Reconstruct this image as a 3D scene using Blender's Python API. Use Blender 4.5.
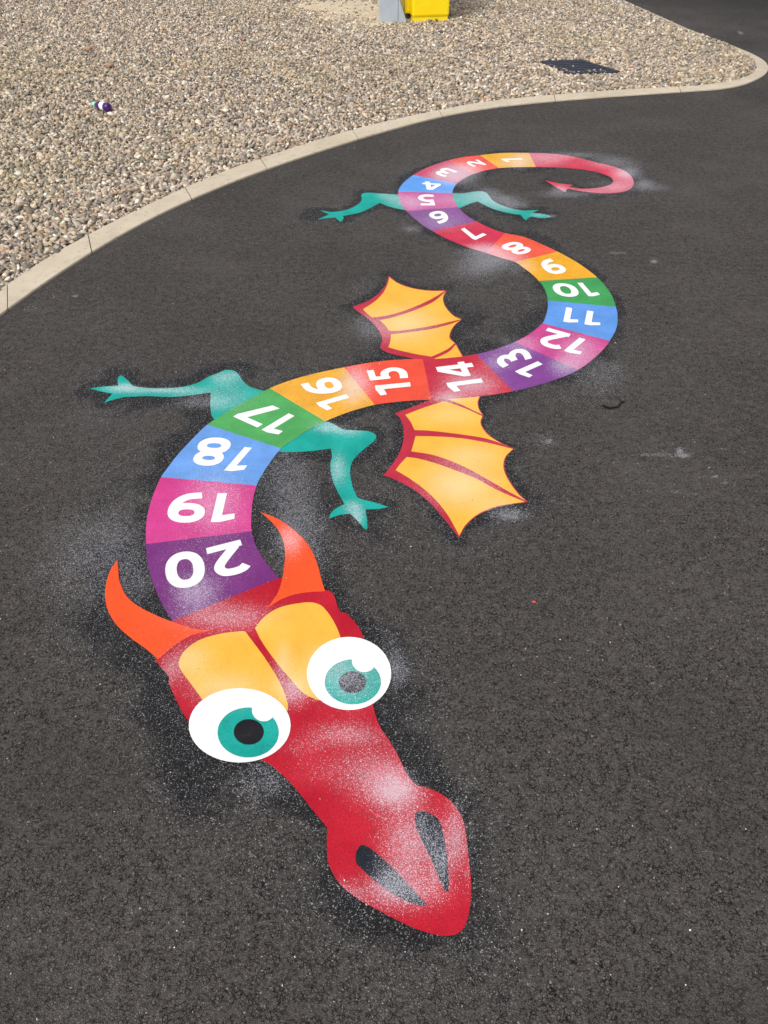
import bpy, bmesh, math, random
import numpy as np
from mathutils import Vector, Matrix

# ------------------------------------------------------------------ camera, world, sun, exposure
for o in list(bpy.data.objects): bpy.data.objects.remove(o)
SC = bpy.context.scene
COL = SC.collection
H_CAM, PITCH, FPX = 1.5, math.radians(41.6), 790.0
cam_d = bpy.data.cameras.new('camera'); cam = bpy.data.objects.new('camera', cam_d); COL.objects.link(cam)
cam.location = (0, 0, H_CAM); cam.rotation_euler = (math.pi/2 - PITCH, 0, 0)
cam_d.sensor_fit = 'VERTICAL'; cam_d.sensor_height = 36; cam_d.lens = FPX/1024*36
cam_d.clip_start = 0.05; cam_d.clip_end = 2000
SC.camera = cam
SUN_EL, SUN_AZ = math.radians(50), math.radians(215)      # azimuth measured from +Y towards +X
world = bpy.data.worlds.new('World'); SC.world = world; world.use_nodes = True
wn, wl = world.node_tree.nodes, world.node_tree.links; wn.clear()
sky = wn.new('ShaderNodeTexSky'); sky.sky_type = 'NISHITA'; sky.sun_disc = False
sky.sun_elevation = SUN_EL; sky.sun_rotation = SUN_AZ; sky.dust_density = 4.0; sky.air_density = 1.0; sky.ozone_density = 1.0
hsv = wn.new('ShaderNodeHueSaturation'); hsv.inputs['Saturation'].default_value = 0.35   # thin high cloud
bg = wn.new('ShaderNodeBackground'); bg.inputs['Strength'].default_value = 0.13
wo = wn.new('ShaderNodeOutputWorld')
wl.new(sky.outputs[0], hsv.inputs['Color']); wl.new(hsv.outputs[0], bg.inputs[0]); wl.new(bg.outputs[0], wo.inputs[0])
sd = bpy.data.lights.new('sun', 'SUN'); sd.energy = 1.5; sd.angle = math.radians(14); sd.color = (1.0, 0.95, 0.88)
sun = bpy.data.objects.new('sun', sd); COL.objects.link(sun)
sdir = Vector((math.sin(SUN_AZ)*math.cos(SUN_EL), math.cos(SUN_AZ)*math.cos(SUN_EL), math.sin(SUN_EL)))
sun.rotation_euler = sdir.to_track_quat('Z', 'Y').to_euler(); sun.location = (3, 4, 8)
SC.view_settings.view_transform = 'Standard'; SC.view_settings.look = 'None'
SC.view_settings.gamma = 1; SC.view_settings.use_curve_mapping = False
SC.view_settings.exposure = 0.42

random.seed(7); RNG = np.random.default_rng(11)
CF, SF = math.cos(PITCH), math.sin(PITCH)

# ------------------------------------------------------------------ measuring: photo pixel <-> point on the ground
def ground(px, py, z=0.0):
    a = (px-384)/FPX; b = (512-py)/FPX
    dz = -SF + b*CF; dy = CF + b*SF
    t = (z-H_CAM)/dz
    return (a*t, dy*t)
def topx(x, y):                       # numpy arrays of ground points -> photo pixels
    q = y*CF + H_CAM*SF
    return 384 + FPX*x/q, 512 - FPX*(y*SF - H_CAM*CF)/q
def Z(ox, oy, s, pts): return [(ox+x/s, oy+y/s) for x, y in pts]
def seg(pts, n=5):                    # smooth open curve through the points
    if len(pts) < 3: return list(pts)
    P = [np.array(p, float) for p in pts]
    P = [2*P[0]-P[1]] + P + [2*P[-1]-P[-2]]
    out = []
    for i in range(1, len(P)-2):
        p0, p1, p2, p3 = P[i-1:i+3]
        for k in range(n):
            t = k/n
            out.append(tuple(0.5*((2*p1)+(-p0+p2)*t+(2*p0-5*p1+4*p2-p3)*t*t+(-p0+3*p1-3*p2+p3)*t**3)))
    out.append(tuple(P[-2])); return out
def joinp(*segs):
    out = []
    for s in segs:
        for p in s:
            if not out or (abs(p[0]-out[-1][0])+abs(p[1]-out[-1][1])) > 0.25: out.append(p)
    if abs(out[0][0]-out[-1][0])+abs(out[0][1]-out[-1][1]) < 0.25: out.pop()
    return out
def ell(cx, cy, rx, ry, n=48): return [(cx+rx*math.cos(2*math.pi*k/n), cy+ry*math.sin(2*math.pi*k/n)) for k in range(n)]

# ------------------------------------------------------------------ overspray: white dust drifted over paint and asphalt
DUST = [  # pixel centre, radii, amount
 (458,176,18,8,1.0),(464,170,16,7,.6),(445,176,14,6,.5),(485,251,20,6,.8),(500,259,18,6,.8),(484,264,20,9,.55),(470,272,30,14,.22),(520,268,14,7,.35),
 (612,162,22,6,.5),(628,173,12,6,.95),(644,184,9,5,.6),(658,188,14,4,.3),(545,158,22,8,.45),(578,155,22,3,.5),(615,187,26,7,.45),(570,194,30,4,.5),(560,190,8,4,.6),
 (520,163,10,8,.5),(505,165,12,6,.2),(395,199,10,6,.35),(412,203,14,7,.5),(385,195,8,4,.3),(445,200,20,8,.25),
 (480,197,22,9,.45),(488,193,10,4,.5),(510,205,18,5,.65),(552,216,5,2,.6),(538,215,8,2,.4),(500,199,14,4,.6),(440,222,30,10,.28),
 (578,350,16,14,.42),(565,366,14,8,.5),(600,372,30,20,.30),(560,400,50,14,.12),(520,345,20,10,.35),(497,362,15,9,.3),(470,385,26,12,.55),(448,398,14,5,.7),
 (357,383,14,16,.6),(350,390,8,14,.4),(330,427,16,5,.6),(350,431,14,5,.4),(338,470,7,14,.5),(357,516,6,9,.65),(352,507,8,6,.4),
 (225,378,14,6,.4),(125,388,16,4,.7),(165,390,36,3,.55),(200,402,28,8,.5),(235,395,24,16,.15),(240,375,10,4,.2),
 (215,500,26,28,.35),(195,592,20,15,.5),(200,560,50,30,.06),(225,618,45,13,.42),(190,660,20,16,.35),(170,672,10,12,.3),(293,690,15,14,.65),(283,665,8,20,.4),
 (345,735,34,11,.36),(330,770,36,16,.12),(300,748,20,8,.12),(395,790,20,15,1.0),(378,775,34,26,.35),(410,845,26,36,.5),(455,840,11,28,.5),(402,892,36,16,.5),(345,895,20,14,.25),(460,800,10,16,.25),
 (390,882,16,14,.35),(440,865,9,22,.4),(350,680,28,24,.42),(396,668,10,20,.6),(404,672,12,12,.3),(385,640,12,18,.25),
 (225,690,34,16,.38),(325,665,20,16,.35),(405,325,30,16,.45),(368,328,16,14,.35),(460,485,34,20,.5),(470,455,30,10,.3),(450,415,30,10,.25),
 (510,515,18,6,.65),(500,508,22,10,.25),(545,441,12,8,.22),(549,441,2,2,.9),
 (290,540,11,14,.55),(469,860,5,36,.15),(215,545,60,60,.05)]
DUST_GROUND = [
 (280,470,34,50,.36),(300,525,26,40,.42),(315,560,20,25,.25),(95,545,45,46,.26),(125,580,32,50,.3),(60,590,40,44,.13),(150,480,30,40,.12),
 (268,782,30,18,.38),(250,800,40,30,.12),(474,850,5,30,.2),(290,545,16,24,.25),(300,600,14,25,.2),
 (680,451,3,3,1.0),(683,455.5,8,1.3,1.0),(658,455,22,1.2,.45),(715,477,3,1.1,.9),(726,482,3,1.1,.7),(676,491,3,1.4,.5),(694,494,4,1.5,.3),(654,261.5,3,1.8,.9),
 (617,253,9,1.3,.4),(75,296,2,1.2,.9),(35,310,22,5,.12),(600,210,30,14,.05),(450,225,12,3,.35),(412,229,9,3,.4),
 (715,97,26,6,.08),(280,765,30,8,.3),(120,330,60,30,.08),(205,225,40,12,.1),(741,33,1.5,1,.9),
 (380,290,40,14,.12),(470,460,20,20,.1),(400,300,80,30,.06),(600,480,160,60,.04),(650,800,120,90,.03),(60,850,60,60,.03)]
DARK_ZONE = [(775,-10,75,34,1.0),(700,-14,70,18,.8),(655,-10,40,10,.5),(760,95,30,10,.45),(10,1010,60,60,.25),(740,1010,70,60,.3),(330,80,1,1,.0),(640,1000,90,40,.2),(20,700,40,160,.12),(750,45,26,14,.35)]  # blobs where the asphalt is darker: far right, bottom corners, left edge
def field(px, py, blobs):
    out = np.zeros_like(px)
    for cx, cy, rx, ry, a in blobs:
        d = ((px-cx)/rx)**2 + ((py-cy)/ry)**2
        m = d < 9
        out[m] = 1-(1-out[m])*(1-np.clip(a*np.exp(-d[m]*0.95), 0, 1))
    return out
def put_attr(me, name, vals):
    a = me.attributes.new(name, 'FLOAT', 'POINT'); a.data.foreach_set('value', np.asarray(vals, np.float32))
def mesh_xy(me):
    co = np.empty(len(me.vertices)*3, np.float32); me.vertices.foreach_get('co', co); return co.reshape(-1, 3).astype(float)

# ------------------------------------------------------------------ materials
def srgb(c):
    return tuple(((v/255)/12.92 if v/255 <= 0.04045 else (((v/255)+0.055)/1.055)**2.4) for v in c)
def new_mat(name):
    m = bpy.data.materials.new(name); m.use_nodes = True
    n, l = m.node_tree.nodes, m.node_tree.links
    return m, n, l, n['Principled BSDF']
def node(n, t, **kw):
    x = n.new(t)
    for k, v in kw.items(): setattr(x, k, v)
    return x
def math_n(n, l, op, a, b=None, clamp=False):
    x = n.new('ShaderNodeMath'); x.operation = op; x.use_clamp = clamp
    for i, v in enumerate((a, b)):
        if v is None: continue
        if isinstance(v, (int, float)): x.inputs[i].default_value = v
        else: l.new(v, x.inputs[i])
    return x.outputs[0]
def maprange(n, l, v, a, b, c=0.0, d=1.0):
    x = n.new('ShaderNodeMapRange'); x.clamp = True
    l.new(v, x.inputs[0])
    for i, q in enumerate((a, b, c, d)): x.inputs[i+1].default_value = q
    return x.outputs[0]
def mixc(n, l, f, a, b):
    x = n.new('ShaderNodeMix'); x.data_type = 'RGBA'
    if isinstance(f, (int, float)): x.inputs[0].default_value = f
    else: l.new(f, x.inputs[0])
    for i, v in ((6, a), (7, b)):
        if isinstance(v, tuple): x.inputs[i].default_value = (*v[:3], 1)
        else: l.new(v, x.inputs[i])
    return x.outputs[2]
def noise(n, l, co, scale, detail=3, rough=0.55):
    x = n.new('ShaderNodeTexNoise'); x.inputs['Scale'].default_value = scale; x.inputs['Detail'].default_value = detail
    x.inputs['Roughness'].default_value = rough; l.new(co, x.inputs['Vector']); return x.outputs[0]
def voro(n, l, co, scale, feature='F1', out=0):
    x = n.new('ShaderNodeTexVoronoi'); x.feature = feature; x.inputs['Scale'].default_value = scale
    l.new(co, x.inputs['Vector']); return x.outputs[out]
def attr(n, name):
    x = n.new('ShaderNodeAttribute'); x.attribute_name = name; return x
def surface_relief(n, l, co):           # height of the rolled aggregate; shared by bare asphalt and the paint on it
    edge = voro(n, l, co, 250, 'DISTANCE_TO_EDGE')
    cell = maprange(n, l, edge, 0.0, 0.22)
    fine = noise(n, l, co, 420, 3)
    pits = maprange(n, l, noise(n, l, co, 130, 4, 0.75), 0.37, 0.46)
    return cell, fine, pits
def speckle(n, l, co, dust, scales=((430, 1.0), (760, .95))):            # grains of white spray: the share of grains hit follows the dust amount
    out = None
    for sc, k in scales:
        wob = node(n, 'ShaderNodeVectorMath', operation='SCALE'); l.new(co, wob.inputs[0]); wob.inputs['Scale'].default_value = 1.0
        cellc = node(n, 'ShaderNodeSeparateColor'); l.new(voro(n, l, wob.outputs[0], sc, 'F1', 1), cellc.inputs[0])
        clump = math_n(n, l, 'MULTIPLY', math_n(n, l, 'SUBTRACT', noise(n, l, co, 60, 4, .7), .5), .7)
        lim = math_n(n, l, 'MULTIPLY', dust, math_n(n, l, 'ADD', clump, 1.0))
        lim = math_n(n, l, 'MULTIPLY', lim, k*.78)
        hit = math_n(n, l, 'MULTIPLY', math_n(n, l, 'SUBTRACT', lim, cellc.outputs[0]), 14.0, True)
        rad = math_n(n, l, 'SUBTRACT', math_n(n, l, 'ADD', .42, math_n(n, l, 'MULTIPLY', cellc.outputs[1], .35)), voro(n, l, wob.outputs[0], sc, 'F1', 0))
        hit = math_n(n, l, 'MULTIPLY', hit, math_n(n, l, 'MULTIPLY', math_n(n, l, 'ADD', rad, math_n(n, l, 'MULTIPLY', dust, .3)), 8.0, True))
        hit = math_n(n, l, 'MULTIPLY', hit, math_n(n, l, 'ADD', math_n(n, l, 'MULTIPLY', cellc.outputs[2], .6), .4))
        out = hit if out is None else math_n(n, l, 'MAXIMUM', out, hit)
    return out
def paint_mat(name, rgb, mottle=0.10, dustk=1.0, pit=.32, grain=.55, dcol=(.70, .70, .78), soft_k=.36):
    m, n, l, bs = new_mat(name)
    co = node(n, 'ShaderNodeNewGeometry').outputs['Position']
    base = tuple(min(0.80, v*0.87) for v in srgb(rgb))
    dark = tuple(v*(1-mottle*2) for v in base); lite = tuple(min(.85, v*(1+mottle)+mottle*0.12) for v in base)
    c = mixc(n, l, maprange(n, l, noise(n, l, co, 9, 4, .6), .3, .7), dark, lite)
    c = mixc(n, l, maprange(n, l, noise(n, l, co, 420, 3, .8), .42, .62, 0, grain), c, tuple(v*.72 for v in dark))
    cell, fine, pits = surface_relief(n, l, co)
    c = mixc(n, l, maprange(n, l, pits, 0.0, 0.4, pit, 0.0), c, (.05, .047, .046))   # pits the paint did not reach
    dust = math_n(n, l, 'MULTIPLY', attr(n, 'dust').outputs['Fac'], dustk)
    gr = speckle(n, l, co, dust, ((560, 1.0), (950, 1.0)))
    soft = math_n(n, l, 'MULTIPLY', math_n(n, l, 'POWER', dust, 1.3), soft_k)
    f = math_n(n, l, 'MAXIMUM', math_n(n, l, 'MULTIPLY', gr, .72), soft)
    c = mixc(n, l, f, c, dcol)
    l.new(c, bs.inputs['Base Color']); bs.inputs['Roughness'].default_value = 0.7
    bs.inputs['Specular IOR Level'].default_value = 0.2
    hgt = math_n(n, l, 'ADD', math_n(n, l, 'MULTIPLY', cell, .5), math_n(n, l, 'MULTIPLY', pits, .8))
    hgt = math_n(n, l, 'ADD', hgt, math_n(n, l, 'MULTIPLY', fine, .4))
    b = node(n, 'ShaderNodeBump'); b.inputs['Strength'].default_value = .38; b.inputs['Distance'].default_value = .0018
    l.new(hgt, b.inputs['Height']); l.new(b.outputs[0], bs.inputs['Normal'])
    return m
def asphalt_mat():
    m, n, l, bs = new_mat('asphalt')
    co = node(n, 'ShaderNodeNewGeometry').outputs['Position']
    cell, fine, pits = surface_relief(n, l, co)
    cid = voro(n, l, co, 250, 'F1', 1)
    sep = node(n, 'ShaderNodeSeparateColor'); l.new(cid, sep.inputs[0])
    big = maprange(n, l, noise(n, l, co, 0.8, 4, .6), .3, .7)
    mid = maprange(n, l, noise(n, l, co, 7, 5, .65), .3, .7)
    c = mixc(n, l, big, (.112, .101, .091), (.130, .119, .109))
    c = mixc(n, l, maprange(n, l, mid, 0, 1, 0, .55), c, (.080, .071, .067))
    c = mixc(n, l, maprange(n, l, sep.outputs[0], .5, 1, 0, .5), c, (.19, .177, .165))
    c = mixc(n, l, maprange(n, l, sep.outputs[1], .5, 1, 0, .5), c, (.045, .040, .036))
    c = mixc(n, l, maprange(n, l, sep.outputs[2], .993, .996, 0, .7), c, (.34, .30, .26))
    c = mixc(n, l, maprange(n, l, cell, 0, 1, .55, 0), c, (.030, .027, .026))
    c = mixc(n, l, maprange(n, l, pits, 0, 1, .75, 0), c, (.020, .018, .018))
    # open cracks between the stones of the mat, irregular
    wv = node(n, 'ShaderNodeTexNoise'); wv.inputs['Scale'].default_value = 90; l.new(co, wv.inputs['Vector'])
    va = node(n, 'ShaderNodeVectorMath', operation='MULTIPLY_ADD'); l.new(wv.outputs[1], va.inputs[0]); va.inputs[1].default_value = (.012,)*3; l.new(co, va.inputs[2])
    ck = maprange(n, l, voro(n, l, va.outputs[0], 120, 'DISTANCE_TO_EDGE'), .03, .10, 1, 0)
    ck = math_n(n, l, 'MULTIPLY', ck, maprange(n, l, noise(n, l, co, 38, 4, .65), .42, .54))
    c = mixc(n, l, math_n(n, l, 'MULTIPLY', ck, .97), c, (.009, .008, .008))
    patch = noise(n, l, co, 1.7, 6, .62)
    c = mixc(n, l, maprange(n, l, patch, .48, .70, 0, .22), c, (.150, .140, .134))
    c = mixc(n, l, maprange(n, l, patch, .46, .34, 0, .38), c, (.052, .048, .046))
    # darker zones of the surface, uneven at their edges
    dark_zone = math_n(n, l, 'ADD', attr(n, 'dark_zone').outputs['Fac'], math_n(n, l, 'MULTIPLY', math_n(n, l, 'SUBTRACT', mid, .5), .15))
    c = mixc(n, l, maprange(n, l, dark_zone, 0.05, 1, 0, .8), c, (.018, .017, .017))
    # black primer sprayed round the picture, edge broken into grains
    halo = attr(n, 'halo').outputs['Fac']
    brk = math_n(n, l, 'ADD', math_n(n, l, 'MULTIPLY', maprange(n, l, noise(n, l, co, 3.1, 5, .65), .32, .66), .95), .38)
    halo = math_n(n, l, 'MULTIPLY', halo, brk, True)
    hn = math_n(n, l, 'ADD', noise(n, l, co, 330, 2, .7), math_n(n, l, 'MULTIPLY', math_n(n, l, 'SUBTRACT', noise(n, l, co, 11, 3), .5), .5))
    hm = math_n(n, l, 'MULTIPLY', math_n(n, l, 'SUBTRACT', math_n(n, l, 'ADD', hn, halo), 1.0), 5.0, True)
    hm = math_n(n, l, 'MAXIMUM', hm, math_n(n, l, 'MULTIPLY', halo, .45))
    c = mixc(n, l, math_n(n, l, 'MULTIPLY', hm, .88), c, (.012, .012, .013))
    dust = attr(n, 'dust').outputs['Fac']
    base_d = math_n(n, l, 'MULTIPLY', math_n(n, l, 'POWER', halo, .5), .17)
    g = speckle(n, l, co, math_n(n, l, 'MAXIMUM', dust, base_d))
    soft = math_n(n, l, 'MULTIPLY', math_n(n, l, 'POWER', dust, 2.2), .10)
    f = math_n(n, l, 'MAXIMUM', math_n(n, l, 'MULTIPLY', g, .60), soft)
    c = mixc(n, l, f, c, (.58, .59, .65))
    l.new(c, bs.inputs['Base Color']); bs.inputs['Roughness'].default_value = .9; bs.inputs['Specular IOR Level'].default_value = .15
    hgt = math_n(n, l, 'ADD', math_n(n, l, 'MULTIPLY', cell, .6), math_n(n, l, 'MULTIPLY', pits, 1.0))
    hgt = math_n(n, l, 'ADD', hgt, math_n(n, l, 'MULTIPLY', fine, .5))
    b = node(n, 'ShaderNodeBump'); b.inputs['Strength'].default_value = .8; b.inputs['Distance'].default_value = .003
    l.new(hgt, b.inputs['Height']); l.new(b.outputs[0], bs.inputs['Normal'])
    return m
def simple_mat(name, rgb, rough=.6, metal=0, var=.12, scale=20, bump=0.0, bscale=200, lin=False):
    m, n, l, bs = new_mat(name)
    co = node(n, 'ShaderNodeNewGeometry').outputs['Position']
    base = rgb if lin else srgb(rgb)
    c = mixc(n, l, maprange(n, l, noise(n, l, co, scale, 4, .6), .3, .7), tuple(v*(1-var) for v in base), tuple(min(.9, v*(1+var)) for v in base))
    l.new(c, bs.inputs['Base Color']); bs.inputs['Roughness'].default_value = rough; bs.inputs['Metallic'].default_value = metal
    if bump:
        b = node(n, 'ShaderNodeBump'); b.inputs['Strength'].default_value = bump; b.inputs['Distance'].default_value = .003
        l.new(noise(n, l, co, bscale, 4), b.inputs['Height']); l.new(b.outputs[0], bs.inputs['Normal'])
    return m

# ------------------------------------------------------------------ object helpers
def link(name, me, mat=None, parent=None):
    o = bpy.data.objects.new(name, me); COL.objects.link(o)
    if mat: me.materials.append(mat)
    if parent: o.parent = parent
    return o
def tag(o, label=None, cat=None, group=None, kind=None):
    if label: o['label'] = label
    if cat: o['category'] = cat
    if group: o['group'] = group
    if kind: o['kind'] = kind
    return o
def empty(name, loc, label, cat, group=None):
    o = bpy.data.objects.new(name, None); COL.objects.link(o); o.location = loc; o.empty_display_size = .1
    return tag(o, label, cat, group)
def bm_mesh(bm, name, smooth=False):
    me = bpy.data.meshes.new(name); bm.normal_update(); bm.to_mesh(me); bm.free()
    if smooth:
        for p in me.polygons: p.use_smooth = True
    return me

# ------------------------------------------------------------------ painted sheets
OUTLINE = []          # samples of every painted shape, for the primer spread round the picture
LAYER = .0006
def sheet(name, poly_px, z, mat, parent, grid=.02):
    pts = [ground(x, y, z) for x, y in poly_px]
    bm = bmesh.new()
    vs = [bm.verts.new((x, y, z)) for x, y in pts]
    f = bm.faces.new(vs); f.normal_update()
    if f.normal.z < 0: f.normal_flip()
    bmesh.ops.triangulate(bm, faces=[f], ngon_method='BEAUTY')
    xs = [p[0] for p in pts]; ys = [p[1] for p in pts]
    def cut(axis, lo, hi):
        k = math.ceil(lo/grid)
        while k*grid < hi:
            g = bm.verts[:]+bm.edges[:]+bm.faces[:]
            co = [0, 0, z]; no = [0, 0, 0]; co[axis] = k*grid+1e-5; no[axis] = 1
            bmesh.ops.bisect_plane(bm, geom=g, plane_co=co, plane_no=no, dist=1e-6); k += 1
    cut(0, min(xs), max(xs)); cut(1, min(ys), max(ys))
    me = bm_mesh(bm, name)
    co = mesh_xy(me); px, py = topx(co[:, 0], co[:, 1]); put_attr(me, 'dust', field(px, py, DUST))
    # outline samples
    for i in range(len(pts)):
        a = np.array(pts[i]); b = np.array(pts[(i+1) % len(pts)]); d = np.linalg.norm(b-a)
        for t in np.arange(0, 1, max(.02/max(d, 1e-6), .05)): OUTLINE.append(tuple(a+(b-a)*t))
    return link(name, me, mat, parent)

# digits as pen strokes in a box A wide and 1 tall
A = .76; PEN = .21
def stroke(pts, w=PEN, closed=False, sm=True):
    p = seg(pts, 6) if sm and not closed else list(pts)
    P = np.array(p); n = len(P); out = []
    for i in range(n):
        if closed: d = P[(i+1) % n]-P[i-1]
        elif i == 0: d = P[1]-P[0]
        elif i == n-1: d = P[-1]-P[-2]
        else: d = P[i+1]-P[i-1]
        d = d/np.linalg.norm(d); nn = np.array([-d[1], d[0]])*w/2
        out.append((P[i]+nn, P[i]-nn))
    return ('strip', out, closed)
def ring(cx, cy, rx, ry, w=PEN):
    e = 2.25; pts = []
    for k in range(40):
        t = 2*math.pi*k/40; c, s = math.cos(t), math.sin(t)
        pts.append((cx+rx*math.copysign(abs(c)**(2/e), c), cy+ry*math.copysign(abs(s)**(2/e), s)))
    return stroke(pts, w, True)
def glyph(ch):
    a = A
    if ch == '0': return [ring(a/2, .5, a/2-.115, .395, .215)]
    if ch == '1': return [('poly', [(.58*a,0),(a,0),(a,1),(.60*a,1.0),(0,.89),(.04*a,.71),(.58*a,.77)])]
    if ch == '2': return [stroke([(.06,.80),(.16,.88),(.32,.905),(.50,.87),(.59,.74),(.56,.60),(.42,.42),(.17,.14)]), ('poly', [(.03,0),(a-.01,0),(a-.01,.19),(.03,.19)])]
    if ch == '3': return [stroke([(.06,.86),(.25,.905),(.44,.89),(.56,.77),(.51,.62),(.36,.54),(.20,.53)]), stroke([(.20,.53),(.40,.52),(.59,.44),(.645,.29),(.56,.15),(.35,.095),(.04,.13)])]
    if ch == '4': return [('poly', [(.43,0),(.64,0),(.64,1),(.43,1)]), ('poly', [(0,.19),(a,.19),(a,.37),(0,.37)]), ('poly', [(0,.30),(.22,.37),(.50,.80),(.50,1),(.40,1),(0,.37)])]
    if ch == '5': return [('poly', [(.10,.82),(a-.07,.82),(a-.07,1),(.10,1)]), ('poly', [(.10,.48),(.29,.52),(.29,.9),(.10,.9)]), stroke([(.12,.55),(.30,.585),(.50,.54),(.625,.36),(.56,.18),(.36,.095),(.05,.12)])]
    if ch == '6': return [ring(a/2+.01, .32, a/2-.115, .215), stroke([(.115,.28),(.12,.48),(.20,.70),(.38,.85),(.66,.895)], .205)]
    if ch == '9':
        out = []
        for g in glyph('6'): out.append(('strip', [((a-p[0], 1-p[1]), (a-q[0], 1-q[1])) for p, q in g[1]], g[2]))
        return out
    if ch == '7': return [('poly', [(0,.81),(a,.81),(a,1),(0,1)]), ('poly', [(.14,0),(.37,0),(a,.85),(a-.02,.9),(.50,.85)])]
    if ch == '8': return [ring(a/2, .29, a/2-.11, .19), ring(a/2, .73, a/2-.14, .17, .195)]
def number_mesh(digits, z):
    bm = bmesh.new(); k = 0
    for ch, (BL, BR, TR) in digits:
        O = np.array(ground(*BL, z)); R = np.array(ground(*BR, z)); T = np.array(ground(*TR, z))
        def W(p): q = O+(R-O)*(p[0]/A)+(T-R)*p[1]; return q
        for g in glyph(ch):
            zz = z+k*.00004; k += 1
            if g[0] == 'poly':
                f = bm.faces.new([bm.verts.new((*W(p), zz)) for p in g[1]]); f.normal_update()
                if f.normal.z < 0: f.normal_flip()
            else:
                L = g[1]; n = len(L); m = n if g[2] else n-1
                va = [bm.verts.new((*W(p), zz)) for p, q in L]; vb = [bm.verts.new((*W(q), zz)) for p, q in L]
                for i in range(m):
                    j = (i+1) % n; f = bm.faces.new([va[i], vb[i], vb[j], va[j]]); f.normal_update()
                    if f.normal.z < 0: f.normal_flip()
    me = bm_mesh(bm, 'number')
    co = mesh_xy(me); px, py = topx(co[:, 0], co[:, 1]); put_attr(me, 'dust', field(px, py, DUST)); return me

# ================================================================== THE SETTING
M_ASPH = asphalt_mat()
# kerb line, traced: asphalt-side edge and gravel-side edge
KL = [(-150,455),(-75,375),(-35,340),(0,314),(50,278.5),(100,246.5),(150,218.5),(200,194.8),(250,174.5),(300,157),(345,142.5),(384,130.8),(434,117.5),(484,108),(534,102),(599,96.5),(643.8,93.4),(687.5,90.4),(720,88),(744.4,83.6),(762,76),(768,70),(767.5,64),(762,58.8),(751,53),(731,44.9),(705,35),(687,28.2),(665.6,18.6),(643.8,9),(624,0),(600,-11),(570,-25),(530,-42)]
KU = [(-150,410),(-75,342),(-35,313),(0,288.5),(48,257),(96,230),(144,206),(193,183.5),(243,163.8),(294,147),(339,133),(379,122.5),(430,111.5),(481,102),(533,96.2),(597,91),(642,88.2),(685,86),(716,83),(737,79.2),(750,74),(755,69),(755.5,64),(752,59),(742,52),(725,43.6),(699,34),(681,27.3),(659,17.8),(636,7.3),(617,-1.6),(590,-11),(561,-25),(522,-42)]
KZ = .011
kl = [ground(*p, KZ) for p in seg(KL, 6)]; ku = [ground(*p, KZ) for p in seg(KU, 6)]
def axis(lo1, lo, hi, hi1, fine, outer):
    a = list(np.arange(lo, hi+1e-6, fine)); g = fine; x = lo
    left = []
    while x > lo1: g *= 1.12; x -= g; left.append(x)
    g = fine; x = a[-1]; right = []
    while x < hi1: g *= 1.12 if x > outer else 1.03; x += g; right.append(x)
    return np.array(left[::-1]+a+right)
gx = axis(-150, -2.3, 2.3, 150, .010, 5); gy = axis(-100, .38, 5.0, 400, .010, 12)
NX, NY = len(gx), len(gy)
XX, YY = np.meshgrid(gx, gy)
co = np.stack([XX.ravel(), YY.ravel(), np.zeros(NX*NY)], 1)
idx = np.arange(NX*NY).reshape(NY, NX)
faces = np.stack([idx[:-1, :-1], idx[:-1, 1:], idx[1:, 1:], idx[1:, :-1]], -1).reshape(-1, 4)
def np_mesh(name, co, faces, smooth=True):
    me = bpy.data.meshes.new(name); nf, k = faces.shape
    me.vertices.add(len(co)); me.vertices.foreach_set('co', np.ascontiguousarray(co, np.float32).ravel())
    me.loops.add(nf*k); me.loops.foreach_set('vertex_index', np.ascontiguousarray(faces, np.int32).ravel())
    me.polygons.add(nf); me.polygons.foreach_set('loop_start', np.arange(0, nf*k, k, dtype=np.int32))
    me.update(calc_edges=True)
    me.polygons.foreach_set('use_smooth', np.full(nf, smooth)); return me
ame = np_mesh('asphalt', co, faces)
asphalt = tag(link('asphalt', ame, M_ASPH), kind='structure')

# kerb: blocks with open joints, slightly chamfered
def kerb_mat():
    m, n, l, bs = new_mat('kerb_concrete')
    co = node(n, 'ShaderNodeNewGeometry').outputs['Position']
    c = mixc(n, l, maprange(n, l, noise(n, l, co, 2.3, 5, .6), .35, .65), (.48, .41, .31), (.56, .485, .375))
    c = mixc(n, l, maprange(n, l, noise(n, l, co, 22, 6, .7), .5, .72, 0, .6), c, (.34, .30, .24))
    c = mixc(n, l, maprange(n, l, noise(n, l, co, 160, 3, .7), .58, .72, 0, .35), c, (.30, .26, .21))
    g = node(n, 'ShaderNodeSeparateColor'); l.new(voro(n, l, co, 120, 'F1', 1), g.inputs[0])
    c = mixc(n, l, maprange(n, l, g.outputs[0], .975, .99, 0, .5), c, (.16, .14, .12))
    c = mixc(n, l, maprange(n, l, node_y(n, l, co), 6.0, 8.5, 0, .5), c, (.30, .275, .24))     # older, greyer run at the far side
    l.new(c, bs.inputs['Base Color']); bs.inputs['Roughness'].default_value = .92; bs.inputs['Specular IOR Level'].default_value = .2
    b = node(n, 'ShaderNodeBump'); b.inputs['Strength'].default_value = .6; b.inputs['Distance'].default_value = .003
    l.new(noise(n, l, co, 150, 6, .75), b.inputs['Height']); l.new(b.outputs[0], bs.inputs['Normal'])
    return m
def node_y(n, l, co):
    x = n.new('ShaderNodeSeparateXYZ'); l.new(co, x.inputs[0]); return x.outputs[1]
M_KERB = kerb_mat()
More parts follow.
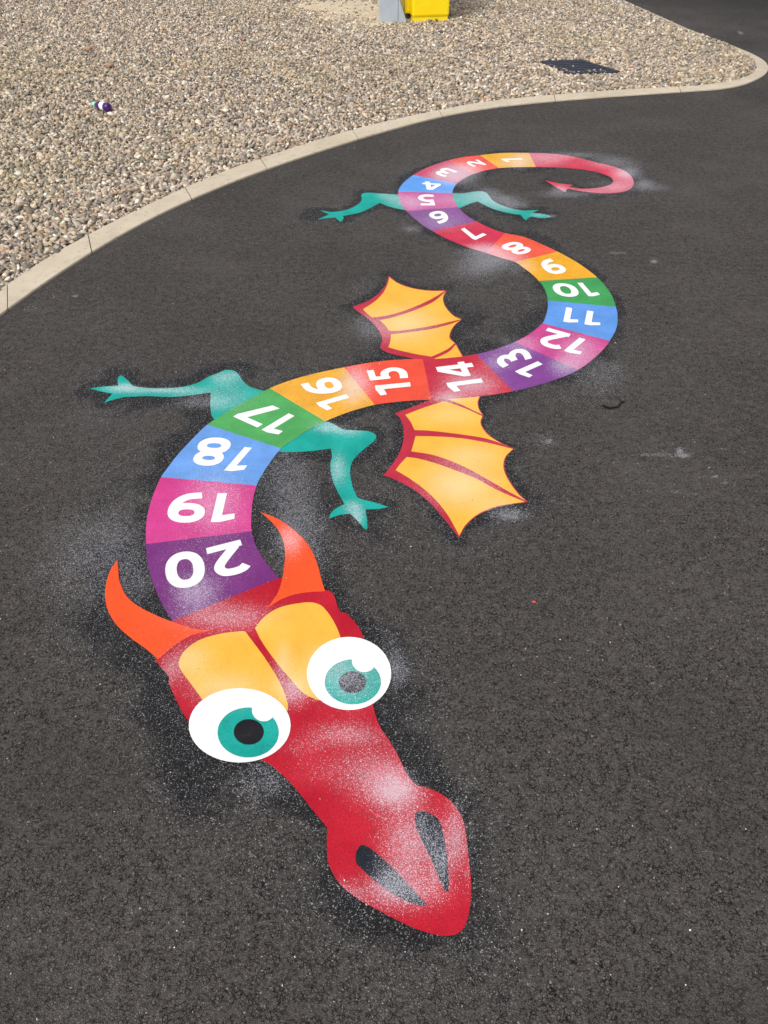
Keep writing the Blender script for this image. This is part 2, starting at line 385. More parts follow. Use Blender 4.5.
def build_kerb():
    L = np.array(kl); U = np.array(ku)
    joints = [ground(*p, KZ) for p in [(-60,360),(12,298),(87,245),(187,190),(262,164),(352,134),(438,114),(560,97),(683,88.5),(762,68),(731,46),(690,31),(645,11),(590,-13)]]
    mids = (L+U)/2
    cuts = sorted({int(np.argmin(((mids-np.array(j))**2).sum(1))) for j in joints})
    bm = bmesh.new(); ch = .004
    def section(i, shrink):
        a = L[i]; b = U[i]; d = (b-a)/np.linalg.norm(b-a)
        t = np.array([d[1], -d[0]])*shrink
        a = a+t; b = b+t
        q = [(a, -.05), (a, KZ-ch), (a+d*ch, KZ), (b-d*ch, KZ), (b, KZ-ch), (b, -.05)]
        return [bm.verts.new((p[0], p[1], z)) for p, z in q]
    rng = [0]+cuts+[len(L)-1]
    for s, e in zip(rng[:-1], rng[1:]):
        if e-s < 2: continue
        secs = [section(i, 0) for i in range(s, e+1)]
        for end, inner in ((secs[0], secs[1]), (secs[-1], secs[-2])):      # open a joint of a few mm
            dirv = (inner[2].co-end[2].co).normalized()
            for v in end: v.co += dirv*.003
        for p, q in zip(secs[:-1], secs[1:]):
            for k in range(5): bm.faces.new([p[k], p[k+1], q[k+1], q[k]])
        bm.faces.new(secs[0]); bm.faces.new(secs[-1][::-1])
    bmesh.ops.recalc_face_normals(bm, faces=bm.faces)
    return bm_mesh(bm, 'kerb')
tag(link('kerb', build_kerb(), M_KERB), kind='structure')

# gravel bed under the stones
bm = bmesh.new()
ring_pts = [ground(*p, 0) for p in seg(KU, 2)]
far = [(-6, 30), (-30, 30), (-30, .5), (-4, .5)]
vs = [bm.verts.new((x, y, .005)) for x, y in ring_pts+far]
from mathutils.geometry import tessellate_polygon
for t3 in tessellate_polygon([[v.co for v in vs]]): bm.faces.new([vs[k] for k in t3])
for f in bm.faces:
    f.normal_update()
    if f.normal.z < 0: f.normal_flip()
m, n, l, bs = new_mat('gravel_bed')
co_ = node(n, 'ShaderNodeNewGeometry').outputs['Position']
cc = voro(n, l, co_, 45, 'F1', 1); ed = maprange(n, l, voro(n, l, co_, 45, 'DISTANCE_TO_EDGE'), 0, .2)
sp = node(n, 'ShaderNodeSeparateColor'); l.new(cc, sp.inputs[0])
c = mixc(n, l, sp.outputs[0], (.30, .24, .18), (.20, .18, .17))
c = mixc(n, l, maprange(n, l, ed, 0, 1, .7, 0), c, (.06, .05, .04))
l.new(c, bs.inputs['Base Color']); bs.inputs['Roughness'].default_value = .95
b = node(n, 'ShaderNodeBump'); b.inputs['Distance'].default_value = .01; l.new(ed, b.inputs['Height']); l.new(b.outputs[0], bs.inputs['Normal'])
tag(link('gravel_bed', bm_mesh(bm, 'gravel_bed'), m), kind='structure')

# the stones
def ico(sub):
    bm = bmesh.new(); bmesh.ops.create_icosphere(bm, subdivisions=sub, radius=1)
    v = np.array([x.co[:] for x in bm.verts]); f = np.array([[w.index for w in q.verts] for q in bm.faces]); bm.free(); return v, f
def in_poly(px, py, poly):
    poly = np.array(poly); ins = np.zeros(len(px), bool); j = len(poly)-1
    for i in range(len(poly)):
        xi, yi = poly[i]; xj, yj = poly[j]
        c = ((yi > py) != (yj > py)) & (px < (xj-xi)*(py-yi)/(yj-yi+1e-12)+xi)
        ins ^= c; j = i
    return ins
GP = [ground(*p, KZ) for p in seg(KU, 4)]
GPOLY = GP + [(1, 12.5), (-6.6, 12.5), (-6.6, .5), (-4, .5)]
SP_ = .0185
xs = np.arange(-6.5, 4.4, SP_); ys = np.arange(1.2, 12.2, SP_)
X, Y = np.meshgrid(xs, ys); X = X.ravel()+RNG.uniform(-.5, .5, X.size)*SP_*1.1; Y = Y.ravel()+RNG.uniform(-.5, .5, Y.size)*SP_*1.1
px, py = topx(X, Y)
keep = (px > -70) & (px < 800) & (py > -22) & (py < 420)
X, Y = X[keep], Y[keep]
keep = in_poly(X, Y, GPOLY); X, Y = X[keep], Y[keep]
px, py = topx(X, Y)
# thinner cover where the sand shows, and over the drain
SAND = [(x, y) for x, y in [(270,5),(300,0),(340,-4),(372,-10),(402,-12),(412,24),(385,34),(345,30),(318,22),(290,13)]]
DR = [(541,61),(580,60.5),(620,72),(569,74.5)]
nz = RNG.uniform(0, 1, len(X))
sand = in_poly(px, py, SAND); drain = in_poly(px, py, DR)
sf = field(px, py, [(345,10,36,9,1.0),(385,14,20,9,1.0),(312,6,24,5,.9),(330,22,14,5,.5),(372,26,22,6,.5),(440,30,40,8,.12)])+.35*np.sin(px*.9)*np.sin(py*2.1+px*.3)*.5
keep = ~((sf > .45) & (nz > .07+.9*np.clip(.85-sf, 0, 1))) & ~(drain & (nz > .03)); X, Y = X[keep], Y[keep]; px, py = px[keep], py[keep]; drain = drain[keep]
# second, looser layer
PAL = np.array([(.52,.44,.34),(.44,.35,.26),(.38,.33,.28),(.30,.27,.25),(.62,.57,.50),(.48,.36,.29),(.24,.225,.22),(.085,.09,.105),(.36,.24,.16),(.55,.50,.44),(.40,.36,.33),(.46,.42,.31)])
PW = np.array([.12,.11,.12,.12,.08,.08,.10,.085,.055,.06,.10,.06]); PW /= PW.sum()
def stones(X, Y, sub, zoff, smin, smax, seed):
    r = np.random.default_rng(seed); v, f = ico(sub); N = len(X); K = len(v)
    size = smin+(smax-smin)*r.uniform(0, 1, N)**1.4*1.15; size = size*(1+.55*(r.uniform(0, 1, N) > .95))
    sc = np.stack([size*r.uniform(.8, 1.25, N), size*r.uniform(.65, 1.0, N), size*r.uniform(.45, .8, N)], 1)
    ang = r.uniform(0, 2*np.pi, N); til = r.normal(0, .35, (N, 2))
    P = v[None]*(1+r.uniform(-.20, .20, (N, K, 1)))*sc[:, None, :]
    ca, sa = np.cos(ang), np.sin(ang)
    x = P[..., 0]*ca[:, None]-P[..., 1]*sa[:, None]; y = P[..., 0]*sa[:, None]+P[..., 1]*ca[:, None]; z = P[..., 2]
    z = z+x*til[:, :1]+y*til[:, 1:]
    out = np.stack([x+X[:, None], y+Y[:, None], z+zoff+r.uniform(-.004, .005, N)[:, None]], -1).reshape(-1, 3)
    F = (f[None]+(np.arange(N)*K)[:, None, None]).reshape(-1, 3)
    colr = np.clip(PAL[r.choice(len(PAL), N, p=PW)]**np.array([1., 1.04, 1.10])*1.02*r.uniform(.42, 1.5, (N, 1)), .02, .82)
    return out, F, np.repeat(colr, K, 0)
near = Y < 5.2
sets = [stones(X[near], Y[near], 2, .006, .0080, .0165, 1), stones(X[~near], Y[~near], 1, .006, .008, .018, 2)]
sel = RNG.uniform(0, 1, len(X)) < .22
sel &= ~drain
sets.append(stones(X[sel & near]+.006, Y[sel & near]+.005, 2, .016, .007, .014, 3)); sets.append(stones(X[sel & ~near]+.006, Y[sel & ~near]+.005, 1, .016, .008, .015, 4))
off = 0; C0, F0, K0 = [], [], []
for c_, f_, k_ in sets:
    C0.append(c_); F0.append(f_+off); K0.append(k_); off += len(c_)
gco = np.concatenate(C0); gf = np.concatenate(F0); gk = np.concatenate(K0)
gme = np_mesh('gravel', gco, gf)
ca = gme.color_attributes.new('tint', 'FLOAT_COLOR', 'POINT')
ca.data.foreach_set('color', np.concatenate([gk, np.ones((len(gk), 1))], 1).astype(np.float32).ravel())
m, n, l, bs = new_mat('pebble')
co_ = node(n, 'ShaderNodeNewGeometry').outputs['Position']
c = mixc(n, l, maprange(n, l, noise(n, l, co_, 160, 4, .6), .3, .7, 0, .35), attr(n, 'tint').outputs['Color'], (.24, .19, .14))
moss = maprange(n, l, noise(n, l, co_, .55, 3, .6), .48, .66, 0, .28)      # faint greenish-ochre tint in patches
c = mixc(n, l, moss, c, (.30, .26, .12))
l.new(c, bs.inputs['Base Color']); bs.inputs['Roughness'].default_value = .75
print('stones verts', len(gco))
tag(link('gravel', gme, m), 'loose mixed beige and grey pebbles filling the bed inside the pale kerb', 'gravel', kind='stuff')

# pale sand showing through beside the post
M_SAND = simple_mat('sand', (190, 174, 148), .95, var=.12, scale=9, bump=.5, bscale=120)
bm = bmesh.new()
sp_ = seg(SAND+[SAND[0]], 6)[:-1]
ctr = np.mean([ground(*p, .012) for p in sp_], 0)
sv = []
for i, p in enumerate(sp_):
    q = ground(*p, .012); sv.append((q, bm.verts.new((*q, .0055))))
c1 = [bm.verts.new((*(np.array(q)*.65+ctr*.35), .013)) for q, _ in sv]
cc_ = bm.verts.new((*ctr, .014))
for i in range(len(sv)):
    j = (i+1) % len(sv)
    bm.faces.new([sv[i][1], sv[j][1], c1[j], c1[i]]); bm.faces.new([c1[i], c1[j], cc_])
bmesh.ops.recalc_face_normals(bm, faces=bm.faces)
tag(link('sand_patch', bm_mesh(bm, 'sand_patch', True), M_SAND), kind='structure')

# ================================================================== THE PAINTED DRAGON
dcx, dcy = ground(400, 420)
dragon = empty('dragon_painting', (0, 0, 0), 'long rainbow dragon with numbers 1 to 20 painted on the dark asphalt', 'ground painting')
M_WHITE = paint_mat('white_paint', (246, 250, 252), .01, dustk=0.0, pit=.05, grain=.10)
def PM(name, rgb, **k): return paint_mat(name, rgb, **k)
M_RED = PM('red_paint', (198, 10, 42), grain=.75); M_HORN = PM('bright_orange_paint', (255, 86, 36), mottle=.05, grain=.25)
M_WRED = PM('crimson_paint', (198, 42, 66)); M_AMB = PM('amber_paint', (255, 184, 66), mottle=.06, pit=.08, grain=.15, dcol=(.84, .64, .38), soft_k=1.4)
M_TEAL = PM('teal_paint', (10, 168, 156), grain=.3); M_BLACK = PM('black_paint', (14, 14, 22), soft_k=.2); M_TAIL = PM('pink_red_paint', (218, 56, 86), mottle=.14)
M_NOS = PM('slate_black_paint', (18, 24, 38), soft_k=.15)

# --- legs (lowest layer)
A_ = lambda p: Z(300, 140, 6.4, p)
C_ = lambda p: Z(450, 140, 6.4, p)
O_ = lambda p: Z(80, 360, 5.12, p)
U_ = lambda p: Z(80, 350, 3.84, p)
P_ = lambda p: Z(280, 410, 6.4, p)
legs = [
 ('back leg on the kerb side, stretched towards the gravel', joinp(seg(A_([(128,451),(195,460),(240,457)])), seg(A_([(240,457),(300,446),(350,425),(388,396),(396,368),(392,352),(408,340),(450,337),(540,344),(660,352),(720,360)])), A_([(720,450)]), seg(A_([(720,455),(660,446),(580,429),(510,402)])), seg(A_([(510,402),(440,440),(370,468),(275,485)])), seg(A_([(275,485),(278,503),(264,524)])), seg(A_([(264,524),(243,512),(225,495)])), seg(A_([(225,495),(180,500),(110,508)])), seg(A_([(110,508),(150,492),(187,474)])), seg(A_([(187,474),(160,464),(128,451)])))),
 ('back leg on the far side, stretched inside the curl of the tail', joinp(C_([(-30,340)]), seg(C_([(0,339),(80,342),(150,331),(205,328),(240,345),(272,385),(330,417),(400,440),(470,452)])), seg(C_([(470,452),(520,450),(570,447)])), seg(C_([(570,447),(545,458),(530,467)])), seg(C_([(530,467),(600,474),(645,490),(590,500),(520,490)])), seg(C_([(520,490),(500,500),(488,514)])), seg(C_([(488,514),(468,500),(455,478)])), seg(C_([(455,478),(400,472),(320,455),(250,430),(175,392)])), seg(C_([(175,392),(120,410),(60,435),(-10,445)])))),
 ('front leg on the kerb side, long and thin, reaching left', joinp(seg(O_([(48,145),(110,137),(197,132)])), seg(O_([(197,132),(192,104),(200,84),(216,82),(242,102),(272,134)])), seg(O_([(272,134),(350,144),(430,145),(520,138),(600,118),(657,86)])+U_([(530,88),(562,76),(600,84),(625,118),(655,142),(700,155),(740,165)])), U_([(740,230)]), seg(U_([(560,290),(512,262),(501,220),(502,163)])), seg(U_([(502,163),(440,172),(350,180),(260,177),(172,180)])), seg(U_([(172,180),(130,190),(92,203)])), seg(U_([(92,203),(108,185),(124,168)])), seg(U_([(124,168),(85,160),(38,148)])))),
 ('front leg on the near side, bent at the knee with a three-toed foot', joinp(P_([(-40,240),(60,110)]), seg(P_([(150,85),(230,78),(300,74),(340,88),(400,122),(470,130),(550,134),(595,146),(616,168),(602,198),(560,233),(510,275),(470,318),(452,365),(450,420),(462,482),(492,556)])), seg(P_([(492,556),(530,573),(600,590),(695,620)])), seg(P_([(695,620),(640,632),(552,636)])), seg(P_([(552,636),(548,655),(556,690),(560,757)])), seg(P_([(560,757),(540,760),(500,712),(452,664)])), seg(P_([(452,664),(400,668),(355,680),(312,697)])), seg(P_([(312,697),(326,660),(360,628),(412,604)])), seg(P_([(412,604),(390,560),(362,510),(335,440),(324,380),(324,330),(333,300),(326,246)])), seg(P_([(326,246),(240,258),(120,268),(0,268)])))),
]
for lab, poly in legs: tag(sheet('leg', poly, LAYER*1.5, M_TEAL, dragon), 'teal '+lab)

# --- wings
H_ = lambda p: Z(345, 265, 5.908, p)
J_ = lambda p: Z(380, 390, 5.12, p)
w1 = joinp(seg(H_([(258,62),(240,118),(195,172),(130,215),(45,245)])), seg(H_([(45,245),(70,270),(120,305),(172,350),(208,400),(220,445),(206,488)])), seg(H_([(206,488),(240,512),(300,530),(400,552)])), H_([(460,600),(700,600),(700,540)]), seg(H_([(698,538),(680,508),(656,464)])), seg(H_([(656,464),(628,440),(622,415),(635,380),(660,345),(693,321)])), seg(H_([(693,321),(650,302),(612,268),(588,230),(582,190),(600,148)])), seg(H_([(600,148),(520,150),(440,142),(370,126),(310,102),(258,62)])))
W1 = tag(sheet('wing', w1, LAYER*1.5, M_WRED, dragon), 'wing on the far side of the body, with crimson ribs')
mem1 = [
 joinp(seg(H_([(259,70),(310,106),(370,130),(440,146),(520,153),(590,152)])), seg(H_([(590,152),(530,190),(450,230),(350,270),(250,298),(160,310)])), seg(H_([(160,310),(135,290),(106,262)])), seg(H_([(106,262),(180,212),(225,165),(250,118),(262,76)]))),
 joinp(seg(H_([(205,325),(260,315),(350,289),(450,252),(530,212),(596,156)])), seg(H_([(596,156),(579,192),(585,232),(610,270),(645,303),(686,320)])), seg(H_([(686,320),(600,340),(500,362),(400,378),(320,388),(262,389)])), H_([(236,355)])),
 joinp(seg(H_([(272,410),(330,403),(400,394),(500,380),(600,356),(683,327)])), seg(H_([(683,327),(650,352),(627,385),(616,418),(624,440),(648,461)])), seg(H_([(648,461),(610,494),(560,520),(510,541)])), seg(H_([(510,541),(430,528),(350,511),(300,499),(256,486)])), seg(H_([(256,486),(268,452),(272,410)]))),
 joinp(seg(H_([(653,472),(620,508),(570,535),(530,552)])), H_([(530,590),(692,590),(692,545)]), seg(H_([(692,538),(676,510),(655,472)]))),
]
for q in mem1: sheet('membrane', q, LAYER*2.3, M_AMB, W1)
w2 = joinp(J_([(380,-10),(255,50)]), seg(J_([(255,52),(170,85),(75,120)])), seg(J_([(75,120),(103,145),(120,195),(120,255),(98,325),(60,385),(16,438)])), seg(J_([(16,438),(60,452),(130,485),(200,530),(270,592),(330,662),(405,757)])), seg(J_([(405,757),(440,695),(500,642),(580,606),(670,586),(758,573)])), seg(J_([(758,573),(712,530),(662,460),(638,400),(645,345),(687,299)])), seg(J_([(687,299),(620,270),(560,230),(528,190),(519,160),(530,130)])), seg(J_([(530,130),(510,100),(503,62),(515,30)])), J_([(515,-10)]))
W2 = tag(sheet('wing', w2, LAYER*1.5, M_WRED, dragon), 'wing on the near side of the body, the larger one')
mem2 = [
 joinp(seg(J_([(350,48),(420,76),(480,105),(525,125)])), seg(J_([(524,124),(506,98),(499,62),(511,30)])), J_([(511,0),(370,0)])),
 joinp(J_([(325,58)]), seg(J_([(325,58),(220,92),(129,127)])), seg(J_([(129,127),(155,160),(177,205)])), seg(J_([(177,205),(250,208),(350,219),(450,232),(550,250),(655,286)])), seg(J_([(655,286),(612,268),(556,232),(523,192),(514,160),(524,134)])), seg(J_([(524,134),(470,109),(400,80),(340,60)]))),
 joinp(seg(J_([(182,236),(250,237),(350,241),(450,252),(560,272),(680,302)])), seg(J_([(680,302),(640,345),(632,400),(656,460),(706,530),(745,566)])), seg(J_([(745,566),(650,515),(560,463),(450,402),(350,358),(260,330),(160,314)])), J_([(172,275)])),
 joinp(seg(J_([(137,343),(200,352),(300,380),(400,417),(500,457),(600,512),(742,573)])), seg(J_([(742,573),(670,582),(580,600),(500,636),(438,690),(406,745)])), seg(J_([(406,745),(350,645),(285,562),(220,503),(150,452),(80,410)])), J_([(104,378)])),
]
for q in mem2: sheet('membrane', q, LAYER*2.3, M_AMB, W2)

# --- body: edges with the dividing lines between numbers
DIVA = [(529,152.8),(479.7,155.2),(448.6,160.2),(413.4,174.9),(398.1,191.6),(406.5,210.8),(432.2,231),(486,252.9),(514.8,261.9),(538.8,280.9),(547.7,300.5),(542.4,323.1),(515,341.9),(476.3,354),(422.8,359),(343.9,367.3),(269.8,388.2),(207.4,424.5),(161.1,477),(145.9,544),(172.2,621)]
MIDA = [[(501.6,153)],[(463.4,157)],[(433.8,165),(422.8,169.6)],[(404.8,181.4),(400.2,186.9)],[(398.6,197),(401.5,204)],[(413.4,217.6),(422.8,225.3)],[(444.7,237.7),(458.8,243.9),(471,248.5)],[(500,257.6)],[(523.4,267.7),(532,274.2)],[(543.8,287.4),(546.6,294.2)],[(547.7,307.5),(546,315.5)],[(533.8,330.9),(526.3,336)],[(502.5,346.7),(490,350.8)],[(458.8,356.8),(440,358.6)],[(405.6,359.3),(386.9,360.5),(365,363.3)],[(327.5,370.6),(308.8,375),(290,380.4)],[(249.4,399),(227.9,411)],[(192.7,438.6),(179,453.2),(169.3,465.5)],[(154.6,491.3),(148.8,509),(146.2,526)],[(147.4,562),(152.7,581.6),(161.5,603)]]
DIVB = [(535.9,167),(499.2,168.1),(472.8,174.4),(457.2,183.4),(452.5,193.1),(458.6,207.3),(476.6,221.3),(505,233),(557.8,251.7),(597.2,277.3),(615.9,306.9),(609.8,340.9),(577.8,370),(513.4,391.2),(431.4,399.6),(374.7,404.8),(325.2,421.4),(281,448.4),(256.6,485.5),(251.7,531.2),(279,577.7)]
MIDB = [[(517.2,167.2)],[(484.4,170.8)],[(464,178.5)],[(454,187.6)],[(454.2,200.8)],[(466,215)],[(489,227.5)],[(523.4,236.7),(540.6,243.6)],[(575,261),(586.7,269)],[(606.3,287.2),(612.5,297)],[(617.6,316),(616.4,328)],[(602.8,349.9),(591,360.8)],[(560.6,377.8),(540.3,384.4)],[(491.6,394.8),(471.3,397.2),(447.8,399)],[(410.3,400.6),(393.1,402.2)],[(355.6,409.8),(340.5,415)],[(308.8,429.7),(293.1,439.8)],[(268.9,464),(261.5,475.5)],[(252.8,500),(251.4,515)],[(257.2,548.4),(266.5,563.5)]]
ea, ia = [DIVA[0]], [0]; eb, ib = [DIVB[0]], [0]
for k in range(20):
    ea += MIDA[k]+[DIVA[k+1]]; ia.append(len(ea)-1)
    eb += MIDB[k]+[DIVB[k+1]]; ib.append(len(eb)-1)
sa, sb = seg(ea, 6), seg(eb, 6)
PANEL = [('orange',(252,182,58)),('light red',(240,92,78)),('pink red',(208,78,112)),('sky blue',(100,165,250)),('pink',(206,86,154)),('purple',(134,70,146)),('crimson',(212,48,80)),('orange red',(250,92,66)),('amber',(252,176,40)),('green',(66,164,90)),('blue',(100,158,236)),('magenta',(208,70,146)),('purple',(134,66,150)),('crimson',(202,40,66)),('orange red',(248,84,58)),('amber',(253,178,60)),('green',(84,174,96)),('blue',(112,166,238)),('magenta pink',(218,64,146)),('deep purple',(122,42,124))]
E_ = lambda p: Z(500, 220, 6.4, p)
F_ = lambda p: Z(520, 300, 6.4, p)
G_ = lambda p: Z(440, 320, 6.4, p)
I_ = lambda p: Z(340, 340, 6.4, p)
K_ = lambda p: Z(240, 350, 6.4, p)
L_ = lambda p: Z(140, 380, 5.12, p)
M_ = lambda p: Z(140, 480, 5.12, p)
V_ = lambda p: Z(400, 160, 10.97, p)
X_ = lambda p: Z(450, 210, 9.6, p)
Y_ = lambda p: Z(460, 145, 10.97, p)
def fit(pts, k, dx=0, dy=0):            # enlarge / nudge a digit's box (pixels of the photograph)
    cx = (pts[0][0]+pts[2][0])/2; cy = (pts[0][1]+pts[2][1])/2
    return [(cx+(x-cx)*k+dx, cy+(y-cy)*k+dy) for x, y in pts]
NUM = [
 [('1', Y_([(717,181),(675,145),(448,150)]))],
 [('2', Y_([(297,218),(192,158),(42,182)]))],
 [('3', fit(V_([(628,130),(505,85),(380,135)]), 1.18, -.8, 0))],
 [('4', V_([(440,243),(240,233),(262,322)]))],
 [('5', fit(V_([(370,383),(188,383),(218,493)]), 1.08))],
 [('6', fit(V_([(448,562),(310,590),(398,690)]), 1.26, 1.2, 0))],
 [('7', X_([(157,162),(50,211),(245,287)]))],
 [('8', fit(E_([(97,140),(5,170),(108,222)]), 1.22, .6, 0))],
 [('9', fit(E_([(335,252),(242,272),(330,345)]), 1.22, 0, 0))],
 [('1', E_([(574,401),(495,402),(567,488)])), ('0', E_([(477,408),(319,402),(361,488)]))],
 [('1', F_([(528,82),(430,67),(412,155)])), ('1', F_([(387,60),(296,46),(277,138)]))],
 [('1', F_([(473,272),(382,240),(280,324)])), ('2', fit(F_([(330,222),(190,183),(118,275)]), 1.1, -1.5, 0))],
 [('1', G_([(700,309),(626,264),(480,328)])), ('3', fit(G_([(596,245),(540,175),(360,234)]), 1.08, -1.5, 0))],
 [('1', G_([(293,433),(263,374),(40,403)])), ('4', G_([(242,350),(196,260),(-34,288)]))],
 [('1', I_([(462,334),(447,270),(224,292)])), ('5', fit(I_([(440,245),(408,168),(180,190)]), 1.05, -.8, 0))],
 [('1', K_([(730,336),(678,283),(487,338)])), ('6', fit(K_([(668,258),(615,172),(398,208)]), 1.1, -.8, 0))],
 [('1', K_([(400,445),(312,405),(138,510)])), ('7', L_([(739,156),(616,103),(477,187)]))],
 [('1', L_([(625,352),(536,343),(430,463)])), ('8', fit(L_([(473,306),(323,298),(261,428)]), 1.1, -.6, 0))],
 [('1', M_([(511,68),(398,68),(362,215)])), ('9', fit(M_([(350,64),(165,66),(140,218)]), 1.02, -1.6, 0))],
 [('2', M_([(520,303),(335,350),(378,512)])), ('0', M_([(320,353),(120,383),(136,567)]))],
]
for k in range(20):
    a = sa[ia[k]*6: ia[k+1]*6+1]; b = sb[ib[k]*6: ib[k+1]*6+1]
    if k+1 == 20: a = sa[ia[k]*6:]; b = sb[ib[k]*6:]
    poly = joinp(a, b[::-1])
    cn, rgb = PANEL[k]
    pn = tag(sheet('number_panel', poly, LAYER*3, PM('paint_'+cn.replace(' ', '_')+'_'+str(k), rgb, mottle=.09), dragon), '%s panel numbered %d' % (cn, k+1))
    nm = link('number', number_mesh(NUM[k], LAYER*4), M_WHITE, pn); nm['label'] = 'white number %d' % (k+1)

# --- tail
D_ = lambda p: Z(530, 130, 6.4, p)
tail = joinp([DIVA[0]], seg([DIVA[0]]+D_([(60,147),(120,150),(200,157),(320,180),(430,208),(530,232),(600,258),(645,292),(664,332),(652,368),(610,392),(530,404),(450,404),(370,397),(290,385),(238,374)])), D_([(226,399)]), seg(D_([(226,399),(160,362),(95,320)])), seg(D_([(95,320),(180,340),(277,351)])), D_([(252,364)]), seg(D_([(252,364),(330,375),(400,373),(460,366),(512,350),(532,330),(522,308),(490,290),(430,270),(350,255),(270,246),(180,240),(100,238)])+[DIVB[0]]))
tag(sheet('tail', tail, LAYER*3, M_TAIL, dragon), 'thin pink tail curling to an arrow tip')

# --- head
R_ = lambda p: Z(170, 600, 3.2, p)
S_ = lambda p: Z(260, 720, 3.2, p)
N_ = lambda p: Z(100, 550, 5.12, p)
Q_ = lambda p: Z(230, 500, 3.84, p)
head = joinp([DIVA[20]], seg([DIVA[20], (165,640)]+N_([(285,545),(296,580),(355,650)])), seg(N_([(355,650),(352,680),(370,725)])+R_([(50,375),(100,420),(200,480),(300,515)])+S_([(60,165),(110,215),(170,290),(216,345)])), seg(S_([(216,345),(214,400),(220,460),(252,520),(310,570),(400,620),(480,660),(550,684),(610,690),(650,668),(670,610),(676,530),(668,440),(655,340),(635,290),(600,250),(550,222),(500,208)])), seg(S_([(500,208),(470,172),(440,110),(410,60),(380,12)])+[(372,700),(368,660)]+Q_([(510,520),(480,470),(445,432)])), seg(Q_([(445,432),(430,432),(415,415)])), seg(Q_([(415,415),(400,368),(378,348)])+[(310,588),(279,577.7)]))
HD = tag(sheet('head', head, LAYER*3, M_RED, dragon), 'red snout seen from above')
hl = joinp(seg(N_([(88,50),(50,110),(28,190),(30,270),(55,340),(100,400),(170,460),(240,510),(297,560)])), seg(N_([(297,560),(340,522),(400,475),(480,432),(575,411)])), seg(N_([(575,411),(490,405),(440,390),(380,371),(300,340),(200,290),(135,235),(100,160),(93,90),(88,50)])))
hr = joinp(seg(Q_([(116,46),(165,90),(198,140),(211,200),(205,280),(188,345),(165,385),(140,416)])), seg(Q_([(140,416),(200,380),(270,358),(365,350)])), seg(Q_([(365,350),(350,300),(330,230),(295,165),(240,110),(180,70),(116,46)])))
tag(sheet('horn', hl, LAYER*4, M_HORN, HD), 'orange horn on the kerb side'); tag(sheet('horn', hr, LAYER*4, M_HORN, HD), 'orange horn pointing back along the neck')
ll = joinp(seg(R_([(240,100),(270,140),(310,195),(350,260),(374,320),(378,352)])), R_([(300,380),(180,380)]), seg(R_([(130,350),(104,318),(70,272),(40,232),(28,202),(45,165),(90,130),(160,108),(225,100),(240,100)])))
lr = joinp(seg(R_([(272,90),(300,56),(350,24),(430,8),(475,13),(502,36),(530,80),(548,124)])), R_([(575,250),(500,318)]), seg(R_([(475,321),(430,300),(390,258),(340,198),(295,135),(272,90)])))
tag(sheet('eyelid', ll, LAYER*4, M_AMB, HD), 'amber eyelid over the left eye'); tag(sheet('eyelid', lr, LAYER*4, M_AMB, HD), 'amber eyelid over the right eye')
nl = joinp(seg(S_([(308,420),(325,400),(355,412),(400,450),(450,500),(500,555),(535,593)])), seg(S_([(535,593),(500,591),(440,565),(380,525),(330,480),(307,455),(308,420)])))
nr = joinp(seg(S_([(495,305),(505,293),(540,297),(572,320),(584,355),(595,410),(602,470),(604,548)])), seg(S_([(604,548),(590,545),(570,500),(545,440),(520,390),(500,345),(495,305)])))
tag(sheet('nostril', nl, LAYER*4, M_NOS, HD), 'left slate nostril'); tag(sheet('nostril', nr, LAYER*4, M_NOS, HD), 'right slate nostril')
for side, e, ir, pu, hi in (('left', (223,401,163,119), (250,424,98,80), (252,422,48,41), (300,352,38,36)), ('right', (573,235,135,117), (585,262,90,72), (584,263,44,35), (621,193,39,38))):
    g = lambda q: R_(ell(*q))
    def clip_to(q, e):          # the highlight only cuts a notch out of the iris
        out = []
        for x, y in ell(*q):
            d = math.hypot((x-e[0])/e[2], (y-e[1])/e[3]); k = 1.0 if d < 1.012 else 1.012/d
            out.append((e[0]+(x-e[0])*k, e[1]+(y-e[1])*k))
        return R_(out)
    ey = tag(sheet('eye', g(e), LAYER*5, M_WHITE, dragon), side+' eye, '+('clean black pupil' if side == 'left' else 'pupil dusted white'))
    sheet('iris', g(ir), LAYER*6, M_TEAL, ey, grid=.015); sheet('pupil', g(pu), LAYER*7, M_BLACK, ey, grid=.015); sheet('highlight', clip_to(hi, ir), LAYER*6.6, M_WHITE, ey, grid=.015)

# --- spray and darker-zone attributes of the asphalt, now that every outline is known
O = np.array(OUTLINE)
near_m = (co[:, 0] > -2.6) & (co[:, 0] < 2.3) & (co[:, 1] > .3) & (co[:, 1] < 5.6)
ids = np.nonzero(near_m)[0]; dist = np.full(len(co), 9.0)
key = np.unique(np.round(O/.02).astype(int), axis=0)*.02
for s in range(0, len(ids), 4000):
    q = co[ids[s:s+4000], :2]
    dist[ids[s:s+4000]] = np.sqrt(((q[:, None, :]-key[None])**2).sum(-1).min(1))
pxx, pyy = topx(co[:, 0], np.maximum(co[:, 1], -1.0))
ok = co[:, 1] > 0
wob = 1+.35*np.sin(co[:, 0]*5.1+1.3*np.sin(co[:, 1]*3.7))*np.cos(co[:, 1]*4.3)
rad = .085*wob*(1+.6*np.exp(-((pxx-180)**2/150**2+(pyy-520)**2/220**2)))
rad = np.clip(rad*(1+.45*np.sin(co[:, 0]*17+2*np.sin(co[:, 1]*9))*np.sin(co[:, 1]*13+co[:, 0]*6)), .03, .3)
halo = np.exp(-(dist/rad)**1.3)*.95
mist = field(pxx, pyy, [(400,925,70,30,.35),(330,890,45,45,.35),(475,900,30,60,.3),(150,700,50,70,.3),(430,700,30,60,.3),(330,560,40,60,.2),(300,500,50,60,.3),(500,310,40,40,.3),(110,480,40,50,.3)])
